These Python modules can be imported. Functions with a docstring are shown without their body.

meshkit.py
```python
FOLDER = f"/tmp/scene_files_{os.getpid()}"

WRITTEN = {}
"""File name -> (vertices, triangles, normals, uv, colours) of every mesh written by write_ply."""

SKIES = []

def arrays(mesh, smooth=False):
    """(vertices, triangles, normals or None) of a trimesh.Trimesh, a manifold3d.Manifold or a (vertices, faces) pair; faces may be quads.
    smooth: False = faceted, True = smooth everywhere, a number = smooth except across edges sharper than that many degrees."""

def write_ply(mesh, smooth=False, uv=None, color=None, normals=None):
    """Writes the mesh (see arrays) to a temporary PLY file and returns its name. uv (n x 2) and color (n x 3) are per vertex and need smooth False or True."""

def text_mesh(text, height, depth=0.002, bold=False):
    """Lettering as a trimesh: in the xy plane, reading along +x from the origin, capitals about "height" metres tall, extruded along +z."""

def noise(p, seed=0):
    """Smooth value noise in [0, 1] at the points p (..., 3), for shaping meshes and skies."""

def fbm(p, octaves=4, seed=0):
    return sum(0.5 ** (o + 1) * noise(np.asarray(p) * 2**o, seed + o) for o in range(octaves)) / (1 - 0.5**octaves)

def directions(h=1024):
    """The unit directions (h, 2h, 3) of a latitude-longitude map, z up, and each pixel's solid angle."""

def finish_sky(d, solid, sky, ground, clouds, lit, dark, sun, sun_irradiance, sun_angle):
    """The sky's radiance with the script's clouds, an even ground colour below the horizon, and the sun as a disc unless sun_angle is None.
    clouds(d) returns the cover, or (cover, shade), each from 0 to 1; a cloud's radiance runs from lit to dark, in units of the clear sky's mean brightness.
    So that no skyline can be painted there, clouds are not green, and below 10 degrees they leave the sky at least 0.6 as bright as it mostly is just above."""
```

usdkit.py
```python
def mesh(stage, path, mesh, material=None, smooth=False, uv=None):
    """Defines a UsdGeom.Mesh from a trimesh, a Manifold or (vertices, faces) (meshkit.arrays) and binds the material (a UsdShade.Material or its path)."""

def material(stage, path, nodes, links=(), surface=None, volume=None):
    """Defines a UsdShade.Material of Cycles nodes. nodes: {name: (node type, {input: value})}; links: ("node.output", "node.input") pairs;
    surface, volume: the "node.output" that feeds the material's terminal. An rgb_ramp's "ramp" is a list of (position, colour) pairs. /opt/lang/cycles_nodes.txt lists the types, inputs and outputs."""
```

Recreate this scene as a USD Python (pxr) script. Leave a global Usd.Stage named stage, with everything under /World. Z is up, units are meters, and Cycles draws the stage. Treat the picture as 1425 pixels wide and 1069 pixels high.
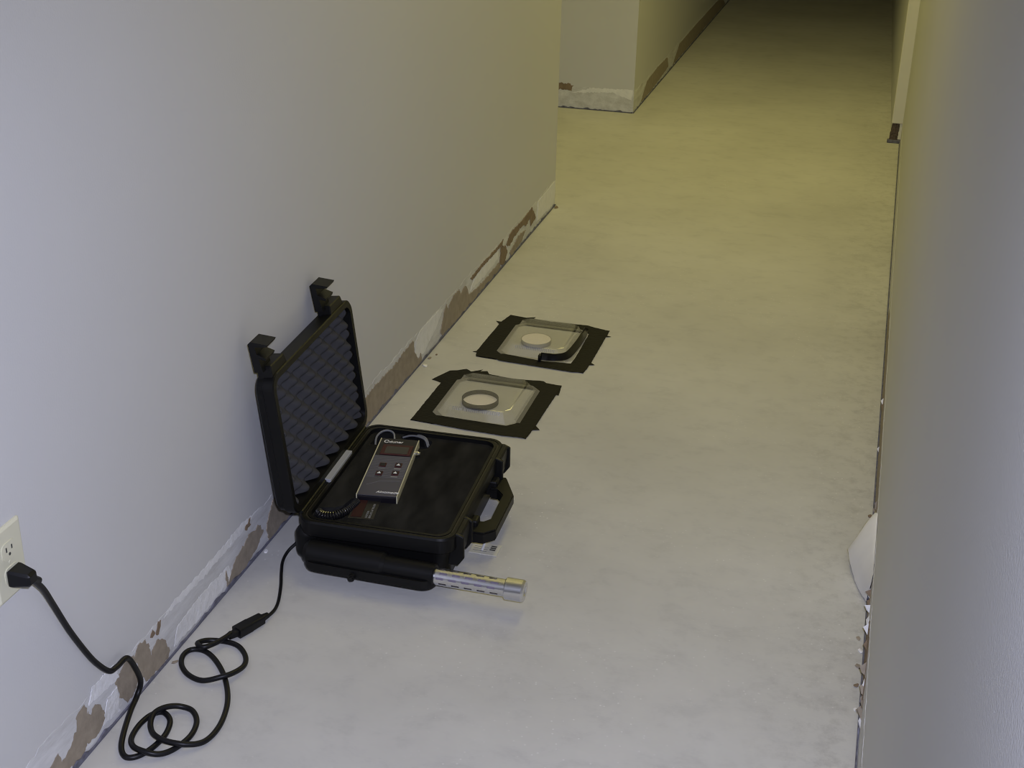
import math, random
import numpy as np, trimesh
from shapely.geometry import Polygon, LineString, Point, box as sbox
from shapely import affinity
import manifold3d as m3
import usdkit, meshkit
from pxr import Usd, UsdGeom, UsdLux, UsdShade, Gf, Sdf

stage = Usd.Stage.CreateInMemory()
UsdGeom.SetStageUpAxis(stage, UsdGeom.Tokens.z)
UsdGeom.SetStageMetersPerUnit(stage, 1.0)
UsdGeom.Xform.Define(stage, '/World')

# ------------------------------------------------------------------ camera
CAM = np.array([1.117, 0.0, 1.5]); FPX = 1887.3
YAW, PITCH, ROLL = 0.2614, 0.4313, 0.0227
fw = np.array([-math.sin(YAW) * math.cos(PITCH), math.cos(YAW) * math.cos(PITCH), -math.sin(PITCH)])
r0 = np.array([math.cos(YAW), math.sin(YAW), 0]); u0 = np.cross(r0, fw)
cr, sr = math.cos(ROLL), math.sin(ROLL)
right, up = cr * r0 + sr * u0, -sr * r0 + cr * u0
cam = UsdGeom.Camera.Define(stage, '/World/camera')
M = Gf.Matrix4d(1.0)
for i, v in enumerate((right, up, -fw)):
    M.SetRow(i, Gf.Vec4d(*map(float, v), 0))
M.SetRow(3, Gf.Vec4d(*map(float, CAM), 1))
cam.AddTransformOp().Set(M)
cam.CreateHorizontalApertureAttr(36.0)
cam.CreateVerticalApertureAttr(36.0 * 1069 / 1425)
cam.CreateFocalLengthAttr(FPX / 1425 * 36.0)
cam.CreateClippingRangeAttr(Gf.Vec2f(0.02, 100))
cam.CreateExposureAttr(0.0)

# ------------------------------------------------------------------ lights
def light(kind, name, loc, color, intensity, rot=None, look=None, **kw):
    L = getattr(UsdLux, kind).Define(stage, '/World/' + name)
    if look is not None:
        z = -np.asarray(look, float); z /= np.linalg.norm(z)
        x = np.cross([0, 0, 1], z); x = x / np.linalg.norm(x) if np.linalg.norm(x) > 1e-6 else np.array([1., 0, 0])
        y = np.cross(z, x)
        mm = Gf.Matrix4d(1.0)
        for i, v in enumerate((x, y, z)):
            mm.SetRow(i, Gf.Vec4d(*map(float, v), 0))
        mm.SetRow(3, Gf.Vec4d(*map(float, loc), 1))
        L.AddTransformOp().Set(mm)
    else:
        L.AddTranslateOp().Set(Gf.Vec3d(*loc))
    L.CreateColorAttr(Gf.Vec3f(*color)); L.CreateIntensityAttr(intensity)
    for k, v in kw.items():
        getattr(L, 'Create%sAttr' % k)(v)
    return L

# warm ceiling fixtures down the corridor, and the cool light of the camera's own flash at its upper right
light('RectLight', 'ceiling_lamp_light', (0.61, 3.2, 2.40), (1.0, 0.86, 0.33), 3.6, look=(0, 0, -1), Width=0.55, Height=1.15)
light('RectLight', 'ceiling_lamp_light_001', (0.61, 5.6, 2.40), (1.0, 0.88, 0.29), 9.0, look=(0, 0, -1), Width=0.55, Height=1.15)
flash = light('SphereLight', 'camera_flash_light', tuple(CAM + right * 0.062 + up * 0.08 - fw * 0.02), (0.735, 0.77, 1.02), 6900.0, look=tuple(fw - right * .10 - up * .15), Radius=0.025)
sh_ = UsdLux.ShapingAPI.Apply(flash.GetPrim()); sh_.CreateShapingConeAngleAttr(41.0); sh_.CreateShapingConeSoftnessAttr(0.92)

# ------------------------------------------------------------------ helpers
rng = random.Random(7)
used = {}
def numbered(parent, name):
    k = (parent, name); n = used.get(k, 0); used[k] = n + 1
    return name if n == 0 else '%s_%03d' % (name, n)
def P(parent):
    return '/World' if parent is None else str(parent.GetPath())
def tag(o, label=None, cat=None, group=None, kind=None):
    o = o.GetPrim() if hasattr(o, 'GetPrim') else o
    for k, v in (('label', label), ('category', cat), ('group', group), ('kind', kind)):
        if v:
            o.SetCustomDataByKey(k, v)
    return o
def obj(name, mesh, mat, parent=None, label=None, cat=None, group=None, kind=None, smooth=30):
    path = P(parent) + '/' + numbered(P(parent), name)
    m = usdkit.mesh(stage, path, mesh, mat, smooth=smooth)
    return tag(m.GetPrim(), label, cat, group, kind)
def thing(name, label, cat, loc=(0, 0, 0), rotz=0, group=None):
    x = UsdGeom.Xform.Define(stage, '/World/' + numbered('/World', name))
    x.AddTranslateOp().Set(Gf.Vec3d(*map(float, loc)))
    if rotz:
        x.AddRotateZOp().Set(float(rotz))
    return tag(x.GetPrim(), label, cat, group)
def struct(name, mesh, mat, label, parent=None, smooth=False):
    return obj(name, mesh, mat, parent, label, None, None, 'structure', smooth)
def cat_(*ms):
    out = []
    for m in ms:
        if isinstance(m, (list, tuple)):
            out += list(m)
        else:
            out.append(m)
    return trimesh.util.concatenate([tm(m) for m in out])
def tm(m):
    if isinstance(m, trimesh.Trimesh):
        return m
    q = m.to_mesh()
    return trimesh.Trimesh(np.array(q.vert_properties[:, :3]), np.array(q.tri_verts), process=False)
def man(t):
    if isinstance(t, m3.Manifold):
        return t
    return m3.Manifold(m3.Mesh(np.asarray(t.vertices, np.float32), np.asarray(t.faces, np.uint32)))
def bx(x0, x1, y0, y1, z0, z1):
    m = trimesh.creation.box((x1 - x0, y1 - y0, z1 - z0)); m.apply_translation(((x0 + x1) / 2, (y0 + y1) / 2, (z0 + z1) / 2)); return m
def hull_pts(pts):
    return m3.Manifold.hull_points(np.asarray(pts, np.float64))
def rrect(x0, x1, y0, y1, r, n=6):
    pts = []
    for cx, cy, a in ((x1 - r, y1 - r, 0), (x0 + r, y1 - r, 90), (x0 + r, y0 + r, 180), (x1 - r, y0 + r, 270)):
        for k in range(n + 1):
            t = math.radians(a + 90 * k / n); pts.append((cx + r * math.cos(t), cy + r * math.sin(t)))
    return pts
def layered(levels):
    """convex solid: hull of rounded rectangles (x0,x1,y0,y1,r,z)."""
    pts = []
    for x0, x1, y0, y1, r, z in levels:
        pts += [(x, y, z) for x, y in rrect(x0, x1, y0, y1, r)]
    return hull_pts(pts)
def rbox(x0, x1, y0, y1, z0, z1, r=0.003, n=3):
    """box with all edges rounded."""
    s = m3.Manifold.sphere(r, 4 * n)
    return m3.Manifold.batch_hull([s.translate((x, y, z)) for x in (x0 + r, x1 - r) for y in (y0 + r, y1 - r) for z in (z0 + r, z1 - r)])
def cbox(x0, x1, y0, y1, z0, z1, c=0.002):
    """box with chamfered edges."""
    pts = []
    for i, (a, b) in enumerate(((x0, x1), (y0, y1), (z0, z1))):
        pass
    for sx in (0, 1):
        for sy in (0, 1):
            for sz in (0, 1):
                X, Y, Z = (x0, x1)[sx], (y0, y1)[sy], (z0, z1)[sz]
                dx, dy, dz = (c, -c)[sx], (c, -c)[sy], (c, -c)[sz]
                pts += [(X, Y + dy, Z + dz), (X + dx, Y, Z + dz), (X + dx, Y + dy, Z)]
    return hull_pts(pts)
def extr(poly, h, z=0):
    gs = getattr(poly, 'geoms', [poly])
    out = [trimesh.creation.extrude_polygon(g, h, engine='earcut') for g in gs if g.area > 1e-9]
    m = trimesh.util.concatenate(out); m.apply_translation((0, 0, z)); return m
def cyl(p, q, r, r2=None, n=24):
    p, q = np.asarray(p, float), np.asarray(q, float); d = q - p; L = np.linalg.norm(d)
    prof = [(0, 0), (r, 0), (r if r2 is None else r2, L), (0, L)]
    return lathe(prof, p, d, n)
def lathe(prof, p, d, n=28):
    m = trimesh.creation.revolve(np.asarray(prof, float), sections=n)
    m.apply_transform(trimesh.geometry.align_vectors([0, 0, 1], np.asarray(d, float) / np.linalg.norm(d)))
    m.apply_translation(p); return m
def spline(pts, n=8):
    pts = np.asarray(pts, float); out = []
    q = np.vstack([2 * pts[0] - pts[1], pts, 2 * pts[-1] - pts[-2]])
    for i in range(1, len(q) - 2):
        for k in range(n):
            t = k / n; a, b, c, d = q[i - 1], q[i], q[i + 1], q[i + 2]
            out.append(0.5 * (2 * b + (c - a) * t + (2 * a - 5 * b + 4 * c - d) * t * t + (3 * b - a - 3 * c + d) * t ** 3))
    out.append(pts[-1]); return np.array(out)
def tube(path, r, n=10):
    path = np.asarray(path, float); N = len(path)
    r = np.broadcast_to(np.asarray(r, float), (N,))
    T = np.gradient(path, axis=0); T /= np.maximum(np.linalg.norm(T, axis=1, keepdims=True), 1e-9)
    ref = np.array([0, 0, 1.0]) if abs(T[0][2]) < 0.9 else np.array([1.0, 0, 0])
    u = np.cross(T[0], ref); u /= np.linalg.norm(u); V, F = [], []
    for i in range(N):
        u = u - T[i] * (u @ T[i]); u /= np.linalg.norm(u); w = np.cross(T[i], u)
        for k in range(n):
            a = 2 * math.pi * k / n; V.append(path[i] + r[i] * (math.cos(a) * u + math.sin(a) * w))
    for i in range(N - 1):
        for k in range(n):
            a, b = i * n + k, i * n + (k + 1) % n
            F += [(a, b, b + n), (a, b + n, a + n)]
    V += [path[0], path[-1]]; c0, c1 = len(V) - 2, len(V) - 1
    for k in range(n):
        F.append((c0, (k + 1) % n, k)); F.append((c1, (N - 1) * n + k, (N - 1) * n + (k + 1) % n))
    m = trimesh.Trimesh(np.array(V), np.array(F), process=False); m.fix_normals(); return m
def jag(pts, step=0.006, amp=0.0025, seed=0):
    """closes a polygon with a torn, irregular outline."""
    p = Polygon(pts).buffer(0); step = min(step, .004)
    if p.geom_type != 'Polygon':
        p = max(p.geoms, key=lambda g: g.area)
    ring = np.array(p.exterior.segmentize(step).coords)[:-1]
    nz = np.c_[ring * 140, np.full(len(ring), seed * 3.7)]
    d = np.c_[meshkit.fbm(nz, 4, seed) - .5, meshkit.fbm(nz + 31.3, 4, seed + 9) - .5] * 2 * amp
    q = Polygon(ring + d).buffer(0)
    return q if q.geom_type == 'Polygon' else max(q.geoms, key=lambda g: g.area)
def on_wall(poly, axis, pos, sign, d0, d1):
    """a polygon in (along, height) turned into a thin slab on a wall."""
    m = extr(poly, d1 - d0); v = m.vertices.copy(); d = pos + sign * (d0 + v[:, 2])
    m.vertices = np.c_[d, v[:, 0], v[:, 1]] if axis == 'x' else np.c_[v[:, 0], d, v[:, 1]]
    m.fix_normals(); return m

# ------------------------------------------------------------------ materials
LK = '/World/Looks/'
def plain(name, col, rough=0.5, metal=0.0, spec=0.5, bump=None, var=0.0, vscale=30.0, coat=0.0):
    nodes = {'p': ('principled_bsdf', {'base_color': col, 'roughness': rough, 'metallic': metal, 'specular_ior_level': spec, 'coat_weight': coat}),
             'g': ('texture_coordinate', {})}
    links = []
    if var:
        nodes['n'] = ('noise_texture', {'scale': vscale, 'detail': 4.0})
        nodes['r'] = ('rgb_ramp', {'ramp': [(0.25, tuple(c * (1 - var) for c in col)), (0.75, tuple(min(1, c * (1 + var)) for c in col))]})
        links += [('g.object', 'n.vector'), ('n.fac', 'r.fac'), ('r.color', 'p.base_color')]
    if bump:
        nodes['bn'] = ('noise_texture', {'scale': bump[0], 'detail': 3.0})
        nodes['b'] = ('bump', {'strength': bump[1], 'distance': bump[2]})
        links += [('g.object', 'bn.vector'), ('bn.fac', 'b.height'), ('b.normal', 'p.normal')]
    return usdkit.material(stage, LK + name, nodes, links, surface='p.BSDF')

wall_paint = plain('wall_paint', (0.60, 0.598, 0.592), 0.6, bump=(260, 0.10, 0.002), var=0.012, vscale=2.5)
ceil_paint = plain('ceiling_paint', (0.7, 0.7, 0.68), 0.8)
trim_paint = plain('trim_paint', (0.72, 0.70, 0.60), 0.4)
plaster = usdkit.material(stage, LK + 'plaster', {
    'g': ('texture_coordinate', {}), 'mp': ('mapping', {'scale': (1.0, 0.35, 1.6)}),
    'n': ('noise_texture', {'scale': 22.0, 'detail': 6.0, 'roughness': 0.65}),
    'r': ('rgb_ramp', {'ramp': [(0.3, (0.50, 0.49, 0.48)), (0.5, (0.62, 0.62, 0.62)), (0.7, (0.74, 0.74, 0.74))]}),
    'b': ('bump', {'strength': 0.5, 'distance': 0.004}),
    'p': ('principled_bsdf', {'roughness': 0.75})},
    [('g.object', 'mp.vector'), ('mp.vector', 'n.vector'), ('n.fac', 'r.fac'), ('r.color', 'p.base_color'), ('n.fac', 'b.height'), ('b.normal', 'p.normal')], surface='p.BSDF')
smear = plain('plaster_smear', (0.78, 0.78, 0.78), 0.7, bump=(60, 0.5, 0.004), var=0.06, vscale=40)
paper = plain('brown_paper', (0.31, 0.262, 0.20), 0.9, var=0.16, vscale=45, bump=(120, 0.4, 0.002))
paper_dark = plain('brown_paper_dark', (0.22, 0.16, 0.105), 0.9, var=0.2, vscale=60)
paper_white = plain('white_paper', (0.80, 0.79, 0.78), 0.7, var=0.03, vscale=30)
gap_mat = plain('adhesive_line', (0.13, 0.13, 0.17), 0.8, var=0.4, vscale=70)
crud = plain('crud', (0.10, 0.075, 0.06), 0.9, var=0.6, vscale=150)
concrete = usdkit.material(stage, LK + 'concrete', {
    'g': ('geometry', {}),
    'n1': ('noise_texture', {'scale': 1.3, 'detail': 8.0, 'roughness': 0.6}),
    'r1': ('rgb_ramp', {'ramp': [(0.30, (0.465, 0.457, 0.434)), (0.5, (0.535, 0.526, 0.498)), (0.72, (0.595, 0.587, 0.56))]}),
    'mp': ('mapping', {'scale': (1.0, 1.35, 1.0)}),
    'n2': ('noise_texture', {'scale': 11.0, 'detail': 9.0, 'roughness': 0.72, 'distortion': 0.2}),
    'r2': ('rgb_ramp', {'ramp': [(0.25, (0.86, 0.86, 0.87)), (0.48, (1.0, 1.0, 1.0)), (0.8, (1.05, 1.05, 1.03))]}),
    'm1': ('mix_color', {'blend_type': 'multiply', 'fac': 1.0, 'use_clamp': False}),
    # fine pale specks
    'v': ('voronoi_texture', {'scale': 62.0, 'randomness': 1.0}),
    'vr': ('rgb_ramp', {'ramp': [(0.05, (1, 1, 1)), (0.15, (0, 0, 0))]}),
    'n3': ('noise_texture', {'scale': 2.2, 'detail': 3.0}),
    'r3': ('rgb_ramp', {'ramp': [(0.45, (0.0, 0.0, 0.0)), (0.68, (0.8, 0.8, 0.8))]}),
    'm2': ('mix_color', {'blend_type': 'multiply', 'fac': 1.0}),
    'm3': ('mix_color', {'blend_type': 'mix', 'b': (0.80, 0.79, 0.77)}),
    # grime gathered along the right hand wall
    'sx': ('separate_xyz', {}),
    'gr': ('map_range', {'from_min': 0.98, 'from_max': 1.22, 'to_min': 0.0, 'to_max': 0.34, 'clamp': True}),
    'n4': ('noise_texture', {'scale': 26.0, 'detail': 6.0, 'roughness': 0.7}),
    'r4': ('rgb_ramp', {'ramp': [(0.48, (0, 0, 0)), (0.66, (1, 1, 1))]}),
    'm4': ('math', {'math_type': 'multiply'}),
    'm5': ('mix_color', {'blend_type': 'mix', 'b': (0.22, 0.21, 0.20)}),
    'b': ('bump', {'strength': 0.25, 'distance': 0.003}),
    'p': ('principled_bsdf', {'roughness': 0.62, 'specular_ior_level': 0.35})},
    [('g.position', 'n1.vector'), ('n1.fac', 'r1.fac'), ('g.position', 'mp.vector'), ('mp.vector', 'n2.vector'), ('n2.fac', 'r2.fac'),
     ('r1.color', 'm1.a'), ('r2.color', 'm1.b'), ('g.position', 'v.vector'), ('v.distance', 'vr.fac'),
     ('g.position', 'n3.vector'), ('n3.fac', 'r3.fac'), ('vr.color', 'm2.a'), ('r3.color', 'm2.b'),
     ('m2.result', 'm3.fac'), ('m1.result', 'm3.a'), ('g.position', 'sx.vector'), ('sx.x', 'gr.value'),
     ('g.position', 'n4.vector'), ('n4.fac', 'r4.fac'), ('r4.color', 'm4.value1'), ('gr.result', 'm4.value2'),
     ('m4.value', 'm5.fac'), ('m3.result', 'm5.a'), ('m5.result', 'p.base_color'), ('n2.fac', 'b.height'), ('b.normal', 'p.normal')], surface='p.BSDF')

case_plastic = plain('case_plastic', (0.0050, 0.0050, 0.0050), 0.42, spec=0.22, bump=(700, 0.15, 0.001))
case_rib = plain('case_ribbed_plastic', (0.0055, 0.0055, 0.0055), 0.45, spec=0.25)
foam_lid = plain('egg_crate_foam', (0.050, 0.0495, 0.052), 0.95, spec=0.1, bump=(900, 0.5, 0.001))
foam_base = usdkit.material(stage, LK + 'flat_foam', {
    'g': ('texture_coordinate', {}), 'mp': ('mapping', {'rotation': (0, 0, 0.7), 'scale': (2.6, 0.9, 1)}),
    'n': ('noise_texture', {'scale': 9.0, 'detail': 4.0}),
    'r': ('rgb_ramp', {'ramp': [(0.35, (0.008, 0.008, 0.008)), (0.7, (0.026, 0.0255, 0.024))]}),
    'bn': ('noise_texture', {'scale': 900.0, 'detail': 2.0}), 'b': ('bump', {'strength': 0.6, 'distance': 0.001}),
    'p': ('principled_bsdf', {'roughness': 0.9, 'specular_ior_level': 0.08})},
    [('g.object', 'mp.vector'), ('mp.vector', 'n.vector'), ('n.fac', 'r.fac'), ('r.color', 'p.base_color'), ('g.object', 'bn.vector'), ('bn.fac', 'b.height'), ('b.normal', 'p.normal')], surface='p.BSDF')
rubber = plain('cord_rubber', (0.005, 0.005, 0.006), 0.42, spec=0.28)
rim_metal = plain('rim_groove', (0.022, 0.019, 0.014), 0.5, spec=0.3)
grey_hinge = plain('grey_hinge_strip', (0.36, 0.37, 0.40), 0.35)
steel = plain('brushed_steel', (0.75, 0.75, 0.76), 0.26, metal=1.0)
slot_mat = plain('slot_shadow_purple', (0.10, 0.085, 0.12), 0.5)
chrome = plain('chrome', (0.85, 0.84, 0.78), 0.12, metal=1.0)
cream = plain('cream_plastic', (0.66, 0.64, 0.48), 0.4)
meter_case = plain('cream_meter_case', (0.55, 0.52, 0.36), 0.4)
panel_grey = plain('panel_violet_grey', (0.074, 0.071, 0.090), 0.38, spec=0.35)
panel_dark = plain('panel_black', (0.010, 0.009, 0.012), 0.3, spec=0.3)
stripe_mat = plain('panel_stripes', (0.115, 0.115, 0.145), 0.4)
red_mat = plain('dark_red_print', (0.05, 0.009, 0.012), 0.5, spec=0.3)
red_dark = plain('dull_red_print', (0.030, 0.008, 0.009), 0.6, spec=0.2)
lcd = plain('lcd_screen', (0.05, 0.045, 0.037), 0.2, spec=0.3)
white_ink = plain('white_ink', (0.75, 0.75, 0.75), 0.5)
grey_ink = plain('grey_ink', (0.24, 0.24, 0.23), 0.5)
label_blk = plain('label_black', (0.012, 0.011, 0.011), 0.4)
clear_tube = plain('milky_tube', (0.17, 0.175, 0.19), 0.25, coat=0.3)
tape_mat = plain('black_tape', (0.0085, 0.008, 0.0065), 0.6, spec=0.16, bump=(90, 0.35, 0.003))
tape_gloss = plain('black_tape_gloss', (0.004, 0.004, 0.0045), 0.14, spec=0.4)
powder = plain('white_powder', (0.93, 0.87, 0.83), 0.9, var=0.05, vscale=300, bump=(500, 0.6, 0.002))
card = plain('tag_card', (0.62, 0.60, 0.50), 0.5)
dark_ink = plain('dark_ink', (0.05, 0.05, 0.045), 0.6)
def clear(name, tint, haze, hazecol, rough=0.05, f0=0.04, f1=0.55):
    return usdkit.material(stage, LK + name, {
        't': ('transparent_bsdf', {'color': tint}), 'gl': ('glossy_bsdf', {'roughness': rough, 'color': (1, 1, 1)}), 'lw': ('layer_weight', {'blend': 0.5}),
        'pw': ('math', {'math_type': 'power', 'value2': 4.0}), 'ma': ('math', {'math_type': 'multiply_add', 'value2': f1 - f0, 'value3': f0}),
        'd': ('diffuse_bsdf', {'color': hazecol}), 'm1': ('mix_closure', {'fac': haze}), 'm2': ('mix_closure', {})},
        [('lw.facing', 'pw.value1'), ('pw.value', 'ma.value1'), ('t.BSDF', 'm1.closure1'), ('d.BSDF', 'm1.closure2'), ('ma.value', 'm2.fac'), ('m1.closure', 'm2.closure1'), ('gl.BSDF', 'm2.closure2')], surface='m2.closure')
clear_dome = clear('clear_dome', (0.975, 0.973, 0.96), 0.03, (0.5, 0.5, 0.45))
clear_flange = clear('clear_flange', (0.95, 0.95, 0.92), 0.22, (0.62, 0.6, 0.55))
smoky = clear('smoky_dish', (0.40, 0.39, 0.37), 0.40, (0.06, 0.056, 0.05), f1=.2)
clear_rib = clear('clear_rib', (0.9, 0.91, 0.95), 0.10, (0.5, 0.52, 0.6))
lamp_diffuser = plain('lamp_diffuser', (0.85, 0.84, 0.78), 0.5)

# ------------------------------------------------------------------ the corridor
W, YC, YR, YD, H = 1.223, 4.729, 6.262, 6.135, 2.5
XR = 1.178                                   # the right hand wall beyond the casing
Y0, Y1 = -3.0, 15.0
struct('floor', bx(-3.2, 1.6, Y0 - .2, Y1 + .2, -0.1, 0), concrete, 'bare grey concrete corridor floor with pale specks and scuffs')
struct('ceiling', bx(-3.2, 1.6, Y0 - .2, Y1 + .2, H, H + 0.1), ceil_paint, 'flat white corridor ceiling')
struct('wall_left', bx(-3.2, 0, Y0, YC, 0, H), wall_paint, 'off-white painted wall on the left, behind the open case')
struct('wall_left_beyond', bx(-3.2, 0, YR, Y1, 0, H), wall_paint, 'off-white wall past the opening on the left')
struct('wall_right', bx(W, 1.6, Y0, YD, 0, H), wall_paint, 'off-white painted wall close by on the right')
struct('wall_right_beyond', extr(Polygon([(XR + .004, YD + .002), (1.6, YD + .002), (1.6, Y1), (1.02, Y1)]), H), wall_paint, 'wall on the right beyond the pale casing')
struct('wall_end', bx(-3.2, 1.6, Y1, Y1 + .2, 0, H), wall_paint, 'wall at the dark end of the corridor')
struct('wall_behind', bx(-3.2, 1.6, Y0 - .2, Y0, 0, H), wall_paint, 'wall at the near end of the corridor')
struct('wall_recess', bx(-3.2, -3.0, YC, YR, 0, H), wall_paint, 'end wall of the side opening on the left')
t1 = struct('trim_1', cbox(XR - 0.002, W + 0.006, YD - 0.022, YD + 0.001, 0.088, H - .005, 0.003), trim_paint, 'pale painted casing strip at the step in the right wall')
obj('casing_base', cbox(XR + .03, W + .002, YD - .016, YD + .001, 0.016, 0.09, .002), trim_paint, t1)
obj('torn_edge', on_wall(jag([(XR - .004, .014), (XR + .032, .014), (XR + .034, .09), (XR + .002, .095)], .006, .005, 41), 'y', YD, -1, 0, .016), crud, t1)
obj('adhesive_line', cbox(XR - .012, W + .002, YD - .02, YD + .001, 0.0, 0.015, .002), gap_mat, t1)

# ------------------------------------------------------------------ strips where the baseboards were torn off
def band(name, label, axis, pos, sign, u0, u1, top, seed, patches=(), smears=(), autos=0, mat=plaster, gap=True):
    n = int(abs(u1 - u0) / 0.012); us = np.linspace(u0, u1, n)
    tops = top + 0.016 * (meshkit.fbm(np.c_[us * 9, us * 0 + seed, us * 0], 3, seed) - .5) + 0.012 * (meshkit.fbm(np.c_[us * 70, us * 0, us * 0 + seed], 2, seed + 3) - .5)
    poly = Polygon([(u0, 0.001)] + [(u1, 0.001)] + [(u, t) for u, t in zip(us[::-1], tops[::-1])])
    b = struct(name, on_wall(poly, axis, pos, sign, 0.0, 0.0006), mat, label)
    def add(nm, pts, m, d0, d1, k, amp=.0085):
        q = jag(pts, .006, amp, seed * 31 + k).intersection(sbox(u0, 0.0035, u1, 1))
        if q.is_empty:
            return
        q = q if q.geom_type == 'Polygon' else max(q.geoms, key=lambda g: g.area)
        obj(nm, on_wall(q, axis, pos, sign, d0, d1 + .00012 * (k % 20)), m, b, smooth=False)
    for k, pts in enumerate(smears):
        add('plaster_smear', pts, smear, .0006, .0010, 100 + k, .006)
    for k, (pts, m) in enumerate(patches):
        add('torn_paper', pts, m, .0008, .0013, k)
    R = random.Random(seed)
    for k in range(autos):
        c = R.uniform(u0, u1); l = R.uniform(.04, .16); z0 = R.choice([0, 0, .02, .035]); z1 = R.uniform(.045, top - .005)
        pts = [(c, z0), (c + l * .5, z0 - .002), (c + l, z0 + .01), (c + l * .9, z1 * .8), (c + l * .5, z1), (c + l * .2, z1 * .75)]
        add('torn_paper', pts, paper if R.random() < .7 else paper_dark, .0024, .0032, 200 + k)
    if gap:
        gp = Polygon([(u, .0005) for u in us] + [(u, .0045 + .022 * max(0, n_ - .47)) for u, n_ in zip(us[::-1], meshkit.fbm(np.c_[us[::-1] * 45, us * 0 + 5, us * 0], 3, seed + 7))]).buffer(0)
        obj('adhesive_line', on_wall(gp, axis, pos, sign, .0015, .0045), gap_mat, b, smooth=False)
    return b
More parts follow.
